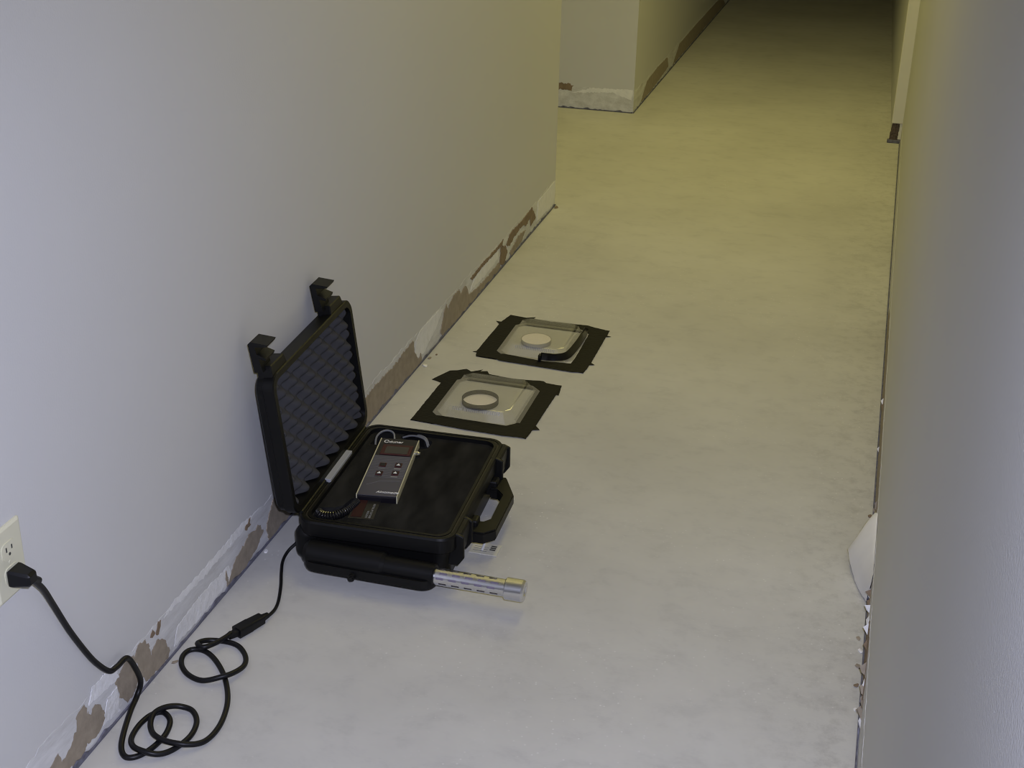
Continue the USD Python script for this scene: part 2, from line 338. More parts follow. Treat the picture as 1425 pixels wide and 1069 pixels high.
L_brown = [
    ([(1.44, .037), (1.49, .047), (1.505, .067), (1.512, .09), (1.535, .098), (1.541, .082), (1.545, .066), (1.549, .06), (1.556, .074), (1.575, .07), (1.592, .03), (1.56, .012), (1.53, .02), (1.50, .0)], paper),
    ([(1.40, .03), (1.42, .055), (1.455, .06), (1.47, .03), (1.43, .0)], paper),
    ([(1.628, .073), (1.659, .09), (1.689, .087), (1.699, .044), (1.689, .02), (1.655, .008), (1.638, .030)], paper),
    ([(1.691, .08), (1.706, .092), (1.728, .092), (1.742, .072), (1.745, .045), (1.753, .06), (1.775, .062), (1.794, .045), (1.805, .015), (1.794, .004), (1.747, .004), (1.722, .004), (1.704, .033)], paper),
    ([(1.748, .086), (1.757, .094), (1.762, .084), (1.755, .076)], paper_dark), ([(1.765, .08), (1.776, .098), (1.785, .092), (1.778, .07)], paper_dark),
    ([(2.04, .012), (2.075, .047), (2.12, .055), (2.14, .07), (2.165, .062), (2.19, .065), (2.205, .045), (2.175, .02), (2.10, .004), (2.05, .0)], paper),
    ([(2.03, .034), (2.036, .042), (2.044, .02), (2.038, .006)], paper),
    ([(2.125, .092), (2.15, .1), (2.15, .086), (2.13, .082)], paper_dark),
    ([(2.22, .03), (2.235, .06), (2.26, .085), (2.30, .08), (2.33, .06), (2.36, .03), (2.33, .004), (2.25, .0), (2.225, .004)], paper),
    ([(2.70, .0), (2.72, .075), (2.815, .082), (2.89, .084), (2.978, .080), (3.06, .088), (3.145, .090), (3.152, .05), (3.185, .02), (3.2, .03), (3.21, .004), (2.976, .004), (2.8, .004)], paper),
    ([(3.37, .02), (3.40, .07), (3.425, .088), (3.44, .07), (3.489, .092), (3.545, .092), (3.56, .07), (3.60, .085), (3.625, .07), (3.64, .04), (3.72, .03), (3.85, .028), (3.97, .03), (4.0, .0), (3.6, .003), (3.40, .003)], paper),
    ([(3.66, .086), (3.78, .092), (3.93, .088), (4.02, .092), (4.01, .08), (3.9, .079), (3.78, .08), (3.68, .074)], paper_dark),
    ([(3.98, .02), (3.99, .08), (4.05, .062), (4.07, .03), (4.03, .004)], paper_dark),
    ([(4.06, .06), (4.10, .088), (4.25, .086), (4.38, .092), (4.41, .07), (4.44, .04), (4.37, .03), (4.36, .062), (4.3, .05), (4.26, .07), (4.15, .06), (4.1, .045)], paper_dark),
    ([(4.10, .02), (4.20, .045), (4.3, .04), (4.25, .015), (4.12, .003)], paper)]
L_smear = [[(1.80, .092), (1.95, .083), (2.10, .088), (2.18, .1), (2.12, .108), (1.98, .101), (1.84, .103)], [(1.82, .012), (1.95, .01), (2.06, .016), (2.05, .05), (1.93, .055), (1.84, .045)],
           [(3.16, .03), (3.23, .02), (3.33, .05), (3.4, .085), (3.36, .096), (3.2, .096), (3.16, .08)], [(3.66, .045), (3.83, .04), (3.96, .048), (3.97, .075), (3.82, .077), (3.70, .07)],
           [(4.46, .02), (4.72, .01), (4.725, .098), (4.62, .094), (4.47, .09)], [(1.55, .085), (1.64, .075), (1.63, .108), (1.56, .11)], [(1.58, .02), (1.63, .01), (1.63, .06), (1.6, .06)]]
band('baseboard_left', 'pale plaster strip with torn brown paper along the foot of the left wall', 'x', 0, 1, Y0, YC, .098, 11, L_brown, L_smear)
R_brown = [([(2.26, .004), (2.30, .05), (2.5, .07), (2.8, .085), (3.1, .08), (3.5, .085), (3.8, .07), (3.95, .03), (3.9, .004), (3.0, .004)], paper),
           ([(2.05, .004), (2.06, .06), (2.12, .085), (2.2, .07), (2.24, .02), (2.2, .004)], paper_dark), ([(2.0, .02), (2.02, .07), (2.05, .05), (2.04, .006)], paper_dark)]
band('baseboard_right', 'torn strip with brown paper along the foot of the right wall', 'x', W, -1, Y0, YD - .02, .095, 23, R_brown)
base_r = stage.GetPrimAtPath('/World/baseboard_right')
band('baseboard_recess', 'pale strip with a dark line at the foot of the wall facing us', 'y', YR, -1, -3.0, 0.0, .105, 31, [([(-.37, .085), (-.30, .085), (-.29, .105), (-.31, .118), (-.37, .116)], paper_dark)], [[(-.30, .075), (-.1, .09), (-.01, .06), (-.005, .11), (-.2, .105)]])
band('baseboard_beyond', 'strip of torn brown paper along the left wall past the opening', 'x', 0, 1, YR, 11.0, .10, 37,
     [([(6.45, .01), (6.6, .085), (6.9, .095), (7.2, .09), (7.25, .03), (6.8, .01)], paper), ([(7.4, .01), (7.6, .09), (8.3, .095), (9.4, .09), (9.6, .01)], paper)])

# ------------------------------------------------------------------ ceiling fixtures (they carry the two ceiling lights)
for k, (y, lab) in enumerate(((3.2, 'recessed ceiling light nearer to the viewer'), (5.6, 'recessed ceiling light further along the corridor'))):
    f = thing('ceiling_light', lab, 'ceiling light', (0.61, y, H))
    fr = man(bx(-.31, .31, -.61, .61, -.06, 0)) - man(bx(-.29, .29, -.59, .59, -.08, -.02))
    obj('frame', fr, trim_paint, f, smooth=False)
    obj('diffuser', bx(-.288, .288, -.588, .588, -.045, -.025), lamp_diffuser, f, smooth=False)

# ------------------------------------------------------------------ the open equipment case
D, L, HC = 0.325, 0.455, 0.113
CX, CY, CT = 0.100, 2.152, 2.4
_c, _s = math.cos(math.radians(CT)), math.sin(math.radians(CT))
def c2w(pts):
    return [(CX + u * _c - v * _s, CY + u * _s + v * _c, z) for u, v, z in pts]
case = thing('equipment_case', 'open black hard plastic equipment case with egg-crate foam in its raised lid', 'case', (CX, CY, 0), CT)
outer = layered([(.022, D - .022, .022, L - .022, .03, .0), (.016, D - .016, .016, L - .016, .032, .006), (.008, D - .008, .010, L - .010, .034, .078)])
flange = layered([(.002, D - .002, .002, L - .002, .034, .078), (0, D, 0, L, .034, .081), (0, D, 0, L, .034, HC - .004), (.003, D - .003, .003, L - .003, .032, HC)])
cavity = layered([(.026, D - .026, .026, L - .026, .024, .012), (.018, D - .018, .018, L - .018, .026, HC + .01)])
shell = outer + flange - cavity
groove = layered([(.0085, D - .0085, .0085, L - .0085, .03, HC - .004), (.0085, D - .0085, .0085, L - .0085, .03, HC + .02)]) - layered([(.013, D - .013, .013, L - .013, .028, HC - .006), (.013, D - .013, .013, L - .013, .028, HC + .03)])
shell = shell - groove
obj('lower_shell', shell, case_plastic, case)
# vertical ribs on the outside of the lower shell
seal = layered([(.009, D - .009, .009, L - .009, .03, HC - .004), (.009, D - .009, .009, L - .009, .03, HC - .0015)]) - layered([(.0125, D - .0125, .0125, L - .0125, .028, HC - .006), (.0125, D - .0125, .0125, L - .0125, .028, HC + .03)])
obj('rim_seal', seal, rim_metal, case)
# foam insert with pockets (case coordinates)
ZF = HC - .009
foam = layered([(.0275, D - .0275, .0275, L - .0275, .024, .013), (.0195, D - .0195, .0195, L - .0195, .025, ZF)])
def pocket(poly, z0):
    return man(extr(poly, .2, z0))
meter_c, meter_a = (0.112, 0.259), 6.5
pk_meter = affinity.translate(affinity.rotate(sbox(-.045, -.136, .045, .134), meter_a, origin=(0, 0)), *meter_c)
pk_coil = Polygon([(.026, .030), (.030, .072), (.055, .078), (.070, .092), (.078, .125), (.096, .125), (.100, .085), (.088, .055), (.068, .034), (.040, .026)]).buffer(.004)
pk_tube1 = Point(.055, .408).buffer(.024).union(sbox(.033, .37, .079, .408))
pk_tube2 = LineString([(.10, .425), (.125, .428), (.152, .41), (.15, .39)]).buffer(.013)
for q, z in ((pk_meter, ZF - .028), (pk_coil, ZF - .03), (pk_tube1, ZF - .03), (pk_tube2, ZF - .025)):
    foam = foam - pocket(q, z)
obj('foam_insert', foam, foam_base, case, smooth=False)
# printed label on the foam, in front of the meter
def flat_label(poly, z, h=.0006):
    return extr(poly, h, z)
lb = affinity.translate(affinity.rotate(sbox(-.028, -.04, .024, .036), meter_a, origin=(0, 0)), .116, .092)
la = obj('label', flat_label(lb, ZF), label_blk, case, 'black printed label on the foam with a dark red band')
lr = affinity.translate(affinity.rotate(sbox(-.024, -.034, -.002, .034), meter_a, origin=(0, 0)), .116, .092)
obj('red_band', flat_label(lr, ZF + .0006), red_dark, la)
for k, (txt, dx) in enumerate((('CAUTION', .006), ('REPLACE AFTER USE', .013))):
    tx = meshkit.text_mesh(txt, .0042, .0003)
    tx.apply_transform(trimesh.transformations.rotation_matrix(math.radians(90 + meter_a), (0, 0, 1)))
    a = math.radians(meter_a); ox, oy = dx + .004, -.036
    tx.apply_translation((.116 + ox * math.cos(a) - oy * math.sin(a), .092 + ox * math.sin(a) + oy * math.cos(a), ZF + .0007))
    obj('lettering', tx, grey_ink, la, smooth=False)
# latch keepers on the outer long side
for ya, yb_ in ((.030, .105), (.360, .436)):
    kp = m3.Manifold.batch_hull([cbox(D - .02, D + .010, ya + .006, yb_ - .006, .090, HC - .002, .003), cbox(D - .02, D + .006, ya + .006, yb_ - .006, .055, .065, .003)])
    obj('latch_keeper', kp, case_rib, case)
    for y in (ya, yb_ - .009):
        obj('side_rib', m3.Manifold.batch_hull([cbox(D - .02, D + .015, y, y + .009, .056, HC - .006, .002), cbox(D - .02, D + .004, y, y + .009, .040, HC - .001, .002)]), case_rib, case)
HV = .250
for s in (-1, 1):
    obj('handle_bracket', rbox(D - .02, D + .012, HV + s * .086 - .014, HV + s * .086 + .014, .040, .076, .005), case_rib, case)
# carrying handle, hanging out sideways
hz = .050
hp = [(D - .002, HV - .122), (D + .030, HV - .122), (D + .052, HV - .100), (D + .054, HV + .052), (D + .022, HV + .122), (D - .002, HV + .122)]
ho = Polygon(hp); hi = Polygon([(D - .01, HV - .074), (D + .018, HV - .074), (D + .030, HV - .060), (D + .030, HV + .044), (D + .014, HV + .064), (D - .01, HV + .064)])
hpoly = ho.difference(hi)
h_ = cat_(extr(hpoly.buffer(-.002), .026, hz - .013), extr(hpoly, .018, hz - .009))
obj('handle', h_, case_rib, case)
# hinge side
obj('hinge_pin', cyl((.001, .03, HC + .0005), (.001, L - .03, HC + .0005), .0045, n=14), case_plastic, case)
obj('hinge_strip', cbox(-.001, .0145, .165, .302, HC - .002, HC + .0062, .001), grey_hinge, case, 'pale grey hinge strip between base and lid')
# rounded end lump beside the hinge where the lead goes in
obj('corner_bumper', m3.Manifold.batch_hull([m3.Manifold.sphere(.022, 20).translate((.012, .026, z)) for z in (.034, .070)] + [m3.Manifold.sphere(.016, 20).translate((.045, .035, z)) for z in (.034, .07)]), case_plastic, case)
# lid: built upright (x = towards the room, y = along, z = up), then leaned back against the wall about the hinge
LH, LD = .305, .040
lean = trimesh.transformations.rotation_matrix(math.radians(-6.8), (0, 1, 0))
def lid(m):
    m = tm(m).copy(); m.apply_transform(lean); m.apply_translation((.002, 0, HC + .003)); return m
def upright(levels):
    """rounded rectangles in (z,y) at depth x."""
    pts = []
    for z0, z1, y0, y1, r, x in levels:
        pts += [(x, y, z) for z, y in rrect(z0, z1, y0, y1, r)]
    return hull_pts(pts)
lo = upright([(0, LH, 0, L, .032, -.002), (.002, LH - .002, .002, L - .002, .032, 0), (0, LH, 0, L, .032, -.022), (.003, LH - .003, .003, L - .003, .032, -.024)]) + upright([(.003, LH - .003, .003, L - .003, .03, -.022), (.004, LH - .004, .004, L - .004, .03, -.037), (.009, LH - .009, .009, L - .009, .028, -LD - .002)])
lc = upright([(.013, LH - .013, .013, L - .013, .024, .01), (.018, LH - .018, .018, L - .018, .022, -LD + .004)])
obj('lid_shell', lid(lo - lc), case_plastic, case)
# egg-crate foam
ny, nz_ = 150, 110
yy, zz = np.linspace(.020, L - .020, ny), np.linspace(.020, LH - .020, nz_)
Y_, Z_ = np.meshgrid(yy, zz, indexing='ij')
py, pz = .060, .050
hgt = .5 + .5 * np.cos(2 * np.pi * Y_ / py + np.pi * .2) * np.cos(2 * np.pi * Z_ / pz)
hgt = hgt * hgt * (3 - 2 * hgt) * .35 + hgt * .65
X_ = -.030 + .030 * hgt
edge = np.minimum(np.minimum(Y_ - .02, L - .02 - Y_), np.minimum(Z_ - .02, LH - .02 - Z_))
V = np.c_[X_.ravel(), Y_.ravel(), Z_.ravel()]; idx = np.arange(ny * nz_).reshape(ny, nz_)
F = np.vstack([np.c_[idx[:-1, :-1].ravel(), idx[1:, :-1].ravel(), idx[1:, 1:].ravel()], np.c_[idx[:-1, :-1].ravel(), idx[1:, 1:].ravel(), idx[:-1, 1:].ravel()]])
Vb = V.copy(); Vb[:, 0] = -LD + .005; n0 = len(V)
ring = np.r_[idx[:, 0], idx[-1, 1:], idx[-2::-1, -1], idx[0, -2:0:-1]]
side = []
for a, b in zip(ring, np.roll(ring, -1)):
    side += [(a, a + n0, b), (b, a + n0, b + n0)]
fm = trimesh.Trimesh(np.vstack([V, Vb]), np.vstack([F, F[:, ::-1] + n0, side]), process=False); fm.fix_normals()
obj('lid_foam', lid(fm), foam_lid, case, 'dark grey egg-crate foam inside the lid', smooth=40)
# latches standing up from the lid's free edge
for yk in (.004, .330):
    pad = m3.Manifold.batch_hull([cbox(-.034, -.003, yk + .010, yk + .076, LH - .004, LH + .020, .002), cbox(-.034, -.003, yk + .012, yk + .088, LH - .0115, LH - .004, .002)])
    obj('latch_mount', lid(pad), case_rib, case)
    # profile in (x,z), extruded along y
    prof = Polygon([(-.032, LH + .012), (-.014, LH + .012), (-.019, LH + .040), (-.005, LH + .036), (-.003, LH + .041), (-.021, LH + .049), (-.023, LH + .064), (.002, LH + .064), (.004, LH + .068), (-.030, LH + .075), (-.036, LH + .070)])
    e = extr(prof, .043); v = e.vertices.copy(); e.vertices = np.c_[v[:, 0], yk - .004 + v[:, 2], v[:, 1]]; e.fix_normals()
    obj('latch', lid(e), case_rib, case, smooth=False)

# ------------------------------------------------------------------ meter lying in the foam
mz = HC - .009 - .026
meter = thing('handheld_meter', 'grey-faced handheld meter with cream edges lying in the case foam', 'meter', (*c2w([(*meter_c, 0)])[0][:2], mz), meter_a + CT)
MW, ML, MT = .043, .131, .037
obj('body', cbox(-MW + .0015, MW - .0015, -ML, ML, 0, MT, .003), panel_dark, meter)
for sx in (-1, 1):
    obj('side_rail', cbox(sx * (MW - .0008) - .0012, sx * (MW - .0008) + .0012, -ML + .002, ML - .001, .002, MT + .0016, .0006), meter_case, meter, 'cream edge rail')
pan = obj('front_panel', extr(Polygon(rrect(-MW + .0025, MW - .0025, -ML + .002, ML - .002, .003)), .001, MT), panel_grey, meter)
zp = MT + .001
obj('header_band', extr(sbox(-MW + .003, .048, MW - .003, ML - .003), .0004, zp), panel_dark, pan)
st = [extr(sbox(-MW + .004, y, MW - .004, y + .0026), .0003, zp) for y in np.arange(-.050, .046, .0072)]
tag(obj('pinstripe', cat_(st), stripe_mat, pan, smooth=False), kind='stuff')
obj('print_curve', extr(LineString([(-.03, -.085), (-.005, -.066), (.036, -.062)]).buffer(.0012), .0003, zp), stripe_mat, pan, smooth=False)
dsp = obj('display', cbox(-.031, .036, .051, .098, zp - .001, zp + .002, .0008), red_mat, meter, 'dark red framed display')
obj('screen', cbox(-.022, .029, .056, .089, zp + .001, zp + .0026, .0004), lcd, dsp)
for bxp, byp, ar in ((-.014, .004, 0), (-.014, -.034, 1), (.020, .006, 1), (.020, -.030, 1)):
    b_ = obj('button', cbox(bxp - .0075, bxp + .0075, byp - .009, byp + .009, zp - .0005, zp + .0016, .0006), red_mat, meter)
    obj('key_face', cbox(bxp - .0055, bxp + .0055, byp - .0065, byp + .0065, zp + .001, zp + .0022, .0004), panel_dark, b_)
    if ar:
        obj('arrow', extr(Polygon([(bxp - .0035, byp - .003), (bxp + .0035, byp - .003), (bxp, byp + .004)]).buffer(.0006), .0004, zp + .0022), white_ink, b_, smooth=False)
    obj('caption', extr(sbox(bxp - .007, byp - .0165, bxp + .007, byp - .013), .0003, zp), grey_ink, pan, smooth=False)
def put_text(s, h, x, y, mat, par, bold=False, shear=0.0):
    t = meshkit.text_mesh(s, h, .0004, bold)
    v = t.vertices.copy(); v[:, 0] += shear * v[:, 1]; t.vertices = v + [x, y, zp + .0004]
    obj('lettering', t, mat, par, smooth=False)
put_text('C', .012, -.034, .108, white_ink, pan, True)
put_text('dunar', .0085, -.022, .109, white_ink, pan, True)
put_text('Alnomade', .0072, -.004, -.117, white_ink, pan, True, .25)
obj('side_connector', cat_(cyl((MW - .002, .078, .031), (MW + .008, .078, .031), .0065, n=18), cyl((MW + .008, .078, .031), (MW + .0115, .078, .031), .0048, n=14)), chrome, meter)

# coiled lead in its pocket
cp = spline(c2w([(.027, .058, .100), (.041, .046, .101), (.062, .048, .102), (.078, .066, .103), (.086, .092, .103), (.089, .116, .102)]), 60)
s_ = np.r_[0, np.cumsum(np.linalg.norm(np.diff(cp, axis=0), axis=1))]; turns = 24
tn = np.gradient(cp, axis=0); tn /= np.linalg.norm(tn, axis=1, keepdims=True); nn = np.c_[-tn[:, 1], tn[:, 0], tn[:, 2] * 0]; bb = np.cross(tn, nn)
s2 = np.linspace(0, s_[-1], turns * 12); ci = lambda A: np.c_[[np.interp(s2, s_, A[:, k]) for k in range(3)]].T
ph = 2 * np.pi * turns * s2 / s_[-1]
coil = ci(cp) + .0078 * (np.cos(ph)[:, None] * ci(nn) + np.sin(ph)[:, None] * ci(bb)) + [0, 0, .003]
k_ = thing('coiled_lead', 'shiny coiled black lead in the near corner of the case foam', 'lead', (0, 0, 0))
obj('coil', tube(coil, .0019, 6), plain('coil_gloss', (.012, .012, .013), .12, coat=.6), k_)
# milky tubing at the far end of the case
tb = thing('plastic_tube', 'milky plastic tube looped behind the meter in the case', 'tube', (0, 0, 0))
obj('loop', tube(spline(c2w([(.040, .382, .092), (.035, .408, .103), (.042, .428, .108), (.056, .435, .109), (.070, .428, .105), (.078, .405, .092)]), 10), .0024, 10), clear_tube, tb)
tb2 = thing('plastic_tube', 'pair of grey tubes curving into the foam right of the meter', 'tube', (0, 0, 0))
for k in (0, 1):
    o = .007 * k
    obj('strand', tube(spline(c2w([(.090, .438 - o, .098), (.108, .440 - o, .104), (.128, .436 - o, .106), (.146, .426 - o, .105), (.156, .414 - o, .094)]), 10), .0022, 10), clear_tube, tb2)

# ------------------------------------------------------------------ probe lying against the case
pr = thing('probe', 'black cylindrical probe with a slotted silver tip against the near side of the case', 'probe', (.006, -.020, .016))
py_ = 2.158
obj('cradle', layered([(.122, .396, 2.128, 2.188, .028, .012), (.120, .398, 2.126, 2.190, .029, .020), (.122, .396, 2.128, 2.188, .028, .032)]), case_plastic, pr)
obj('grip', lathe([(0, 0), (.020, 0), (.027, .010), (.027, .165), (.0225, .172), (.0225, .272), (.019, .274), (0, .274)], (.120, py_ + .002, .037), (1, -.012, -.01), 36), case_plastic, pr)
obj('knob', cat_(cyl((.232, 2.131, .019), (.232, 2.118, .019), .007, n=18), cyl((.232, 2.118, .019), (.232, 2.114, .019), .0045, n=14)), case_rib, pr)
x0, x1 = .392, .536
sleeve = man(cyl((x0, py_, .031), (x1, py_, .031), .0172, n=40)) - man(cyl((x0 - .01, py_, .031), (x1 + .01, py_, .031), .0150, n=40))
for k in range(5):
    for j, ang in enumerate((-35, -5, 25, 58, 90, 125, 160, 200, 240, 280)):
        xs = x0 + .014 + k * .026 + (.006 if j % 2 else 0)
        c = man(cbox(-.008, .008, -.0022, .0022, .008, .03, .0009))
        sleeve = sleeve - c.rotate((ang - 90, 0, 0)).translate((xs, py_, .031)) if xs < x1 - .012 else sleeve
obj('slotted_sleeve', sleeve, steel, pr)
obj('inner_core', cyl((x0 - .002, py_, .031), (x1, py_, .031), .0125, n=24), plain('probe_core', (.22, .19, .24), .5), pr)
obj('end_cap', lathe([(0, 0), (.0205, 0), (.022, .0015), (.022, .034), (.0195, .038), (.010, .038), (.009, .036), (0, .036)], (x1, py_, .031), (1, 0, 0), 40), steel, pr)

# ------------------------------------------------------------------ hang tag on the handle
hg = thing('hang_tag', 'small cream hang tag lying on the floor below the case handle', 'tag', (.443, 2.334, 0))
obj('card', cbox(-.030, .030, -.022, .022, .0008, .0026, .0004), card, hg, smooth=False)
obj('printed_block', cat_([extr(sbox(.010, y, .022, y + .0045), .0002, .0026) for y in (-.004, .003, .010)]), dark_ink, hg, smooth=False)
obj('printed_line', cat_([extr(sbox(-.024, y, .006, y + .0016), .0002, .0026) for y in (-.012, -.004, .004)]), grey_ink, hg, smooth=False)
strap = spline([(-.004, -.012, .004), (-.002, .002, .016), (-.002, .008, .034), (-.003, .004, .050), (-.006, -.004, .046)], 8)
obj('strap', tube(strap, .0028, 8), plain('milky_strap', (.62, .62, .60), .25), hg)

# ------------------------------------------------------------------ moisture test kits taped to the floor
def kit(dx0, dx1, dy0, dy1, label, ch=.022, inset=.017, hh=.031):
    d = thing('plastic_dome', label, 'dome', ((dx0 + dx1) / 2, (dy0 + dy1) / 2, 0))
    w, l = (dx1 - dx0) / 2, (dy1 - dy0) / 2
    def octo(w, l, c):
        return [(w - c, -l), (w, -l + c), (w, l - c), (w - c, l), (-w + c, l), (-w, l - c), (-w, -l + c), (-w + c, -l)]
    def sol(o, t):
        pts = [(x, y, -.001 if o else 0) for x, y in octo(w - t, l - t, ch)] + [(x, y, hh - .003 - t) for x, y in octo(w - inset + .002 - t, l - inset + .002 - t, ch * .8)] + [(x, y, hh - t) for x, y in octo(w - inset - .003 - t, l - inset - .003 - t, ch * .7)]
        return hull_pts(pts)
    sh = (sol(0, 0) - sol(1, .0012)).trim_by_plane((0, 0, 1), .0012)
    obj('cover', sh, clear_dome, d)
    fl_ = Polygon(octo(w + .010, l + .010, ch + .004)).difference(Polygon(octo(w - .001, l - .001, ch)))
    obj('flange', extr(fl_, .0012, .0012), clear_flange, d, smooth=False)
    for s in (-1, 1):
        rb = []
        for x in np.arange(-w + .045, w - .04, .0052):
            pts = []
            for z in (hh * .62, hh - .004):
                y = s * (l - inset * z / hh)
                pts += [(x + a, y + b * s, z) for a in (-.001, .001) for b in (-.0006, .0009)]
            rb.append(hull_pts(pts))
        tag(obj('ribbing', cat_(rb), clear_rib, d, smooth=False), kind='stuff')
    return d
def dish(x, y, r, h, fill, label, wall_m):
    d = thing('sample_dish', label, 'dish', (x, y, .0006))
    obj('dish_wall', lathe([(r - .0015, .0012), (r - .0015, h), (r, h), (r, 0), (0, 0), (0, .0012)], (0, 0, 0), (0, 0, 1), 48), wall_m, d)
    obj('powder', lathe([(0, .0013), (r - .0017, .0013), (r - .0017, fill - .001), (r * .8, fill), (0, fill + .0008)], (0, 0, 0), (0, 0, 1), 40), powder, d)
    return d
def tape(loc_label, strips, extra=None):
    t = thing('tape_frame', loc_label, 'tape')
    for k, pts in enumerate(strips):
        obj('tape_strip', extr(jag(pts, .02, .0016, 60 + k), .0007, .0003 + .0006 * k), tape_mat, t, smooth=False)
    return t
k1 = kit(.140, .347, 2.905, 3.140, 'clear plastic dome over the open dish, nearer to the case')
tape('frame of black tape around the dome nearer to the case, with long ragged corners', [
    [(.091, 2.862), (.155, 2.858), (.166, 2.902), (.138, 2.934), (.140, 3.12), (.158, 3.145), (.175, 3.212), (.150, 3.190), (.132, 3.203), (.112, 3.188), (.092, 3.178), (.064, 3.109), (.094, 3.098)],
    [(.145, 3.132), (.34, 3.128), (.41, 3.115), (.403, 3.176), (.36, 3.18), (.35, 3.19), (.27, 3.178), (.20, 3.188), (.19, 3.205), (.150, 3.190)],
    [(.346, 2.93), (.35, 2.855), (.393, 2.848), (.397, 2.90), (.413, 2.905), (.398, 2.925), (.404, 3.172), (.346, 3.165)],
    [(.094, 2.862), (.23, 2.850), (.335, 2.846), (.388, 2.850), (.398, 2.915), (.352, 2.925), (.328, 2.900), (.160, 2.905), (.10, 2.90)]])
dish(.228, 3.012, .047, .0145, .004, 'shallow smoky dish holding a little white powder under the nearer dome', smoky)
k2 = kit(.186, .383, 3.330, 3.560, 'clear plastic dome over the full white dish, farther from the case')
t2 = tape('frame of black tape around the farther dome, with one edge peeled up', [
    [(.130, 3.293), (.19, 3.288), (.206, 3.330), (.184, 3.358), (.186, 3.54), (.206, 3.565), (.215, 3.625), (.19, 3.612), (.14, 3.620), (.128, 3.56), (.112, 3.56), (.127, 3.54), (.122, 3.33), (.112, 3.322), (.126, 3.318)],
    [(.190, 3.552), (.38, 3.550), (.448, 3.54), (.445, 3.588), (.40, 3.60), (.377, 3.609), (.27, 3.603), (.20, 3.612)],
    [(.396, 3.37), (.39, 3.275), (.440, 3.272), (.444, 3.33), (.458, 3.335), (.445, 3.345), (.446, 3.54), (.460, 3.545), (.446, 3.55), (.447, 3.588), (.394, 3.59)],
    [(.132, 3.293), (.19, 3.290), (.20, 3.282), (.41, 3.268), (.44, 3.276), (.444, 3.318), (.392, 3.322), (.31, 3.315), (.20, 3.330)]])
fp = spline([(.309, 3.318, 0), (.340, 3.320, 0), (.364, 3.330, 0), (.378, 3.352, 0), (.384, 3.40, 0), (.387, 3.46, 0), (.386, 3.52, 0), (.380, 3.575, 0)], 6)
VV, FF = [], []
nrm = np.gradient(fp, axis=0); nrm = np.c_[nrm[:, 1], -nrm[:, 0], nrm[:, 2] * 0]; nrm /= np.linalg.norm(nrm, axis=1, keepdims=True)
for i, (p_, n_) in enumerate(zip(fp, nrm)):
    e = 1.0 - .75 * max(0, (i - len(fp) + 10) / 10.0)
    for o, z in ((.006, .0065), (.002, .013), (-.002, .019), (-.0055, .0235), (-.0045, .0242), (-.001, .020), (.003, .014), (.007, .0068)):
        VV.append(p_ + n_ * o + [0, 0, .002 + (z - .002) * e])
c_ = 8
for i in range(len(fp) - 1):
    for k in range(c_):
        a, b = i * c_ + k, i * c_ + (k + 1) % c_
        FF += [(a, b, b + c_), (a, b + c_, a + c_)]
for s0 in (0, (len(fp) - 1) * c_):
    FF += [(s0, s0 + k, s0 + k + 1) for k in range(1, c_ - 1)]
fl_m = trimesh.Trimesh(np.array(VV), np.array(FF), process=False); fl_m.fix_normals()
obj('peeled_strip', fl_m, tape_gloss, t2, 'glossy strip of tape peeled up against the dome', smooth=50)
obj('strip_end', rbox(.304, .312, 3.305, 3.322, .001, .022, .002), tape_gloss, t2)
dish(.265, 3.440, .043, .0125, .0118, 'shallow dish filled to the top with white powder under the farther dome', clear_flange)

# ------------------------------------------------------------------ wall outlet, mains cord and the thin lead
oy, oz = 1.406, .446
ou = thing('wall_outlet', 'cream duplex wall outlet on the left wall', 'outlet', (0, oy, oz))
pl = []
for x, sx in ((.0003, 0), (.003, 0), (.0058, .0035)):
    pl += [(x, y, z) for y, z in rrect(-.035 + sx, .035 - sx, -.057 + sx, .057 - sx, .003)]
obj('cover_plate', hull_pts(pl), cream, ou)
for s in (1, -1):
    rc = obj('receptacle', hull_pts([(x, y, z + s * .0195) for x in (.005, .0072) for y, z in rrect(-.0165, .0165, -.0135, .0135, .009)]), cream, ou)
    for y, z, h in ((-.0063, .003, .0075), (.0063, .003, .0065)):
        obj('slot', bx(.0070, .0076, y - .0012, y + .0012, s * .0195 + z - h / 2, s * .0195 + z + h / 2), dark_ink, rc, smooth=False)
    obj('ground_hole', cyl((.0070, 0, s * .0195 - .006), (.0076, 0, s * .0195 - .006), .0024, n=14), dark_ink, rc)
obj('screw', cyl((.005, 0, 0), (.0068, 0, 0), .003, n=14), cream, ou)
WALLP = [(.030, 1.4148, .4159), (.022, 1.4476, .3767), (.014, 1.4776, .3267), (.009, 1.5139, .2558), (.008, 1.5495, .1903), (.009, 1.5724, .1526), (.011, 1.6, .1186), (.012, 1.622, .112), (.012, 1.6536, .1074), (.012, 1.6745, .0718), (.010, 1.6887, .0324)]
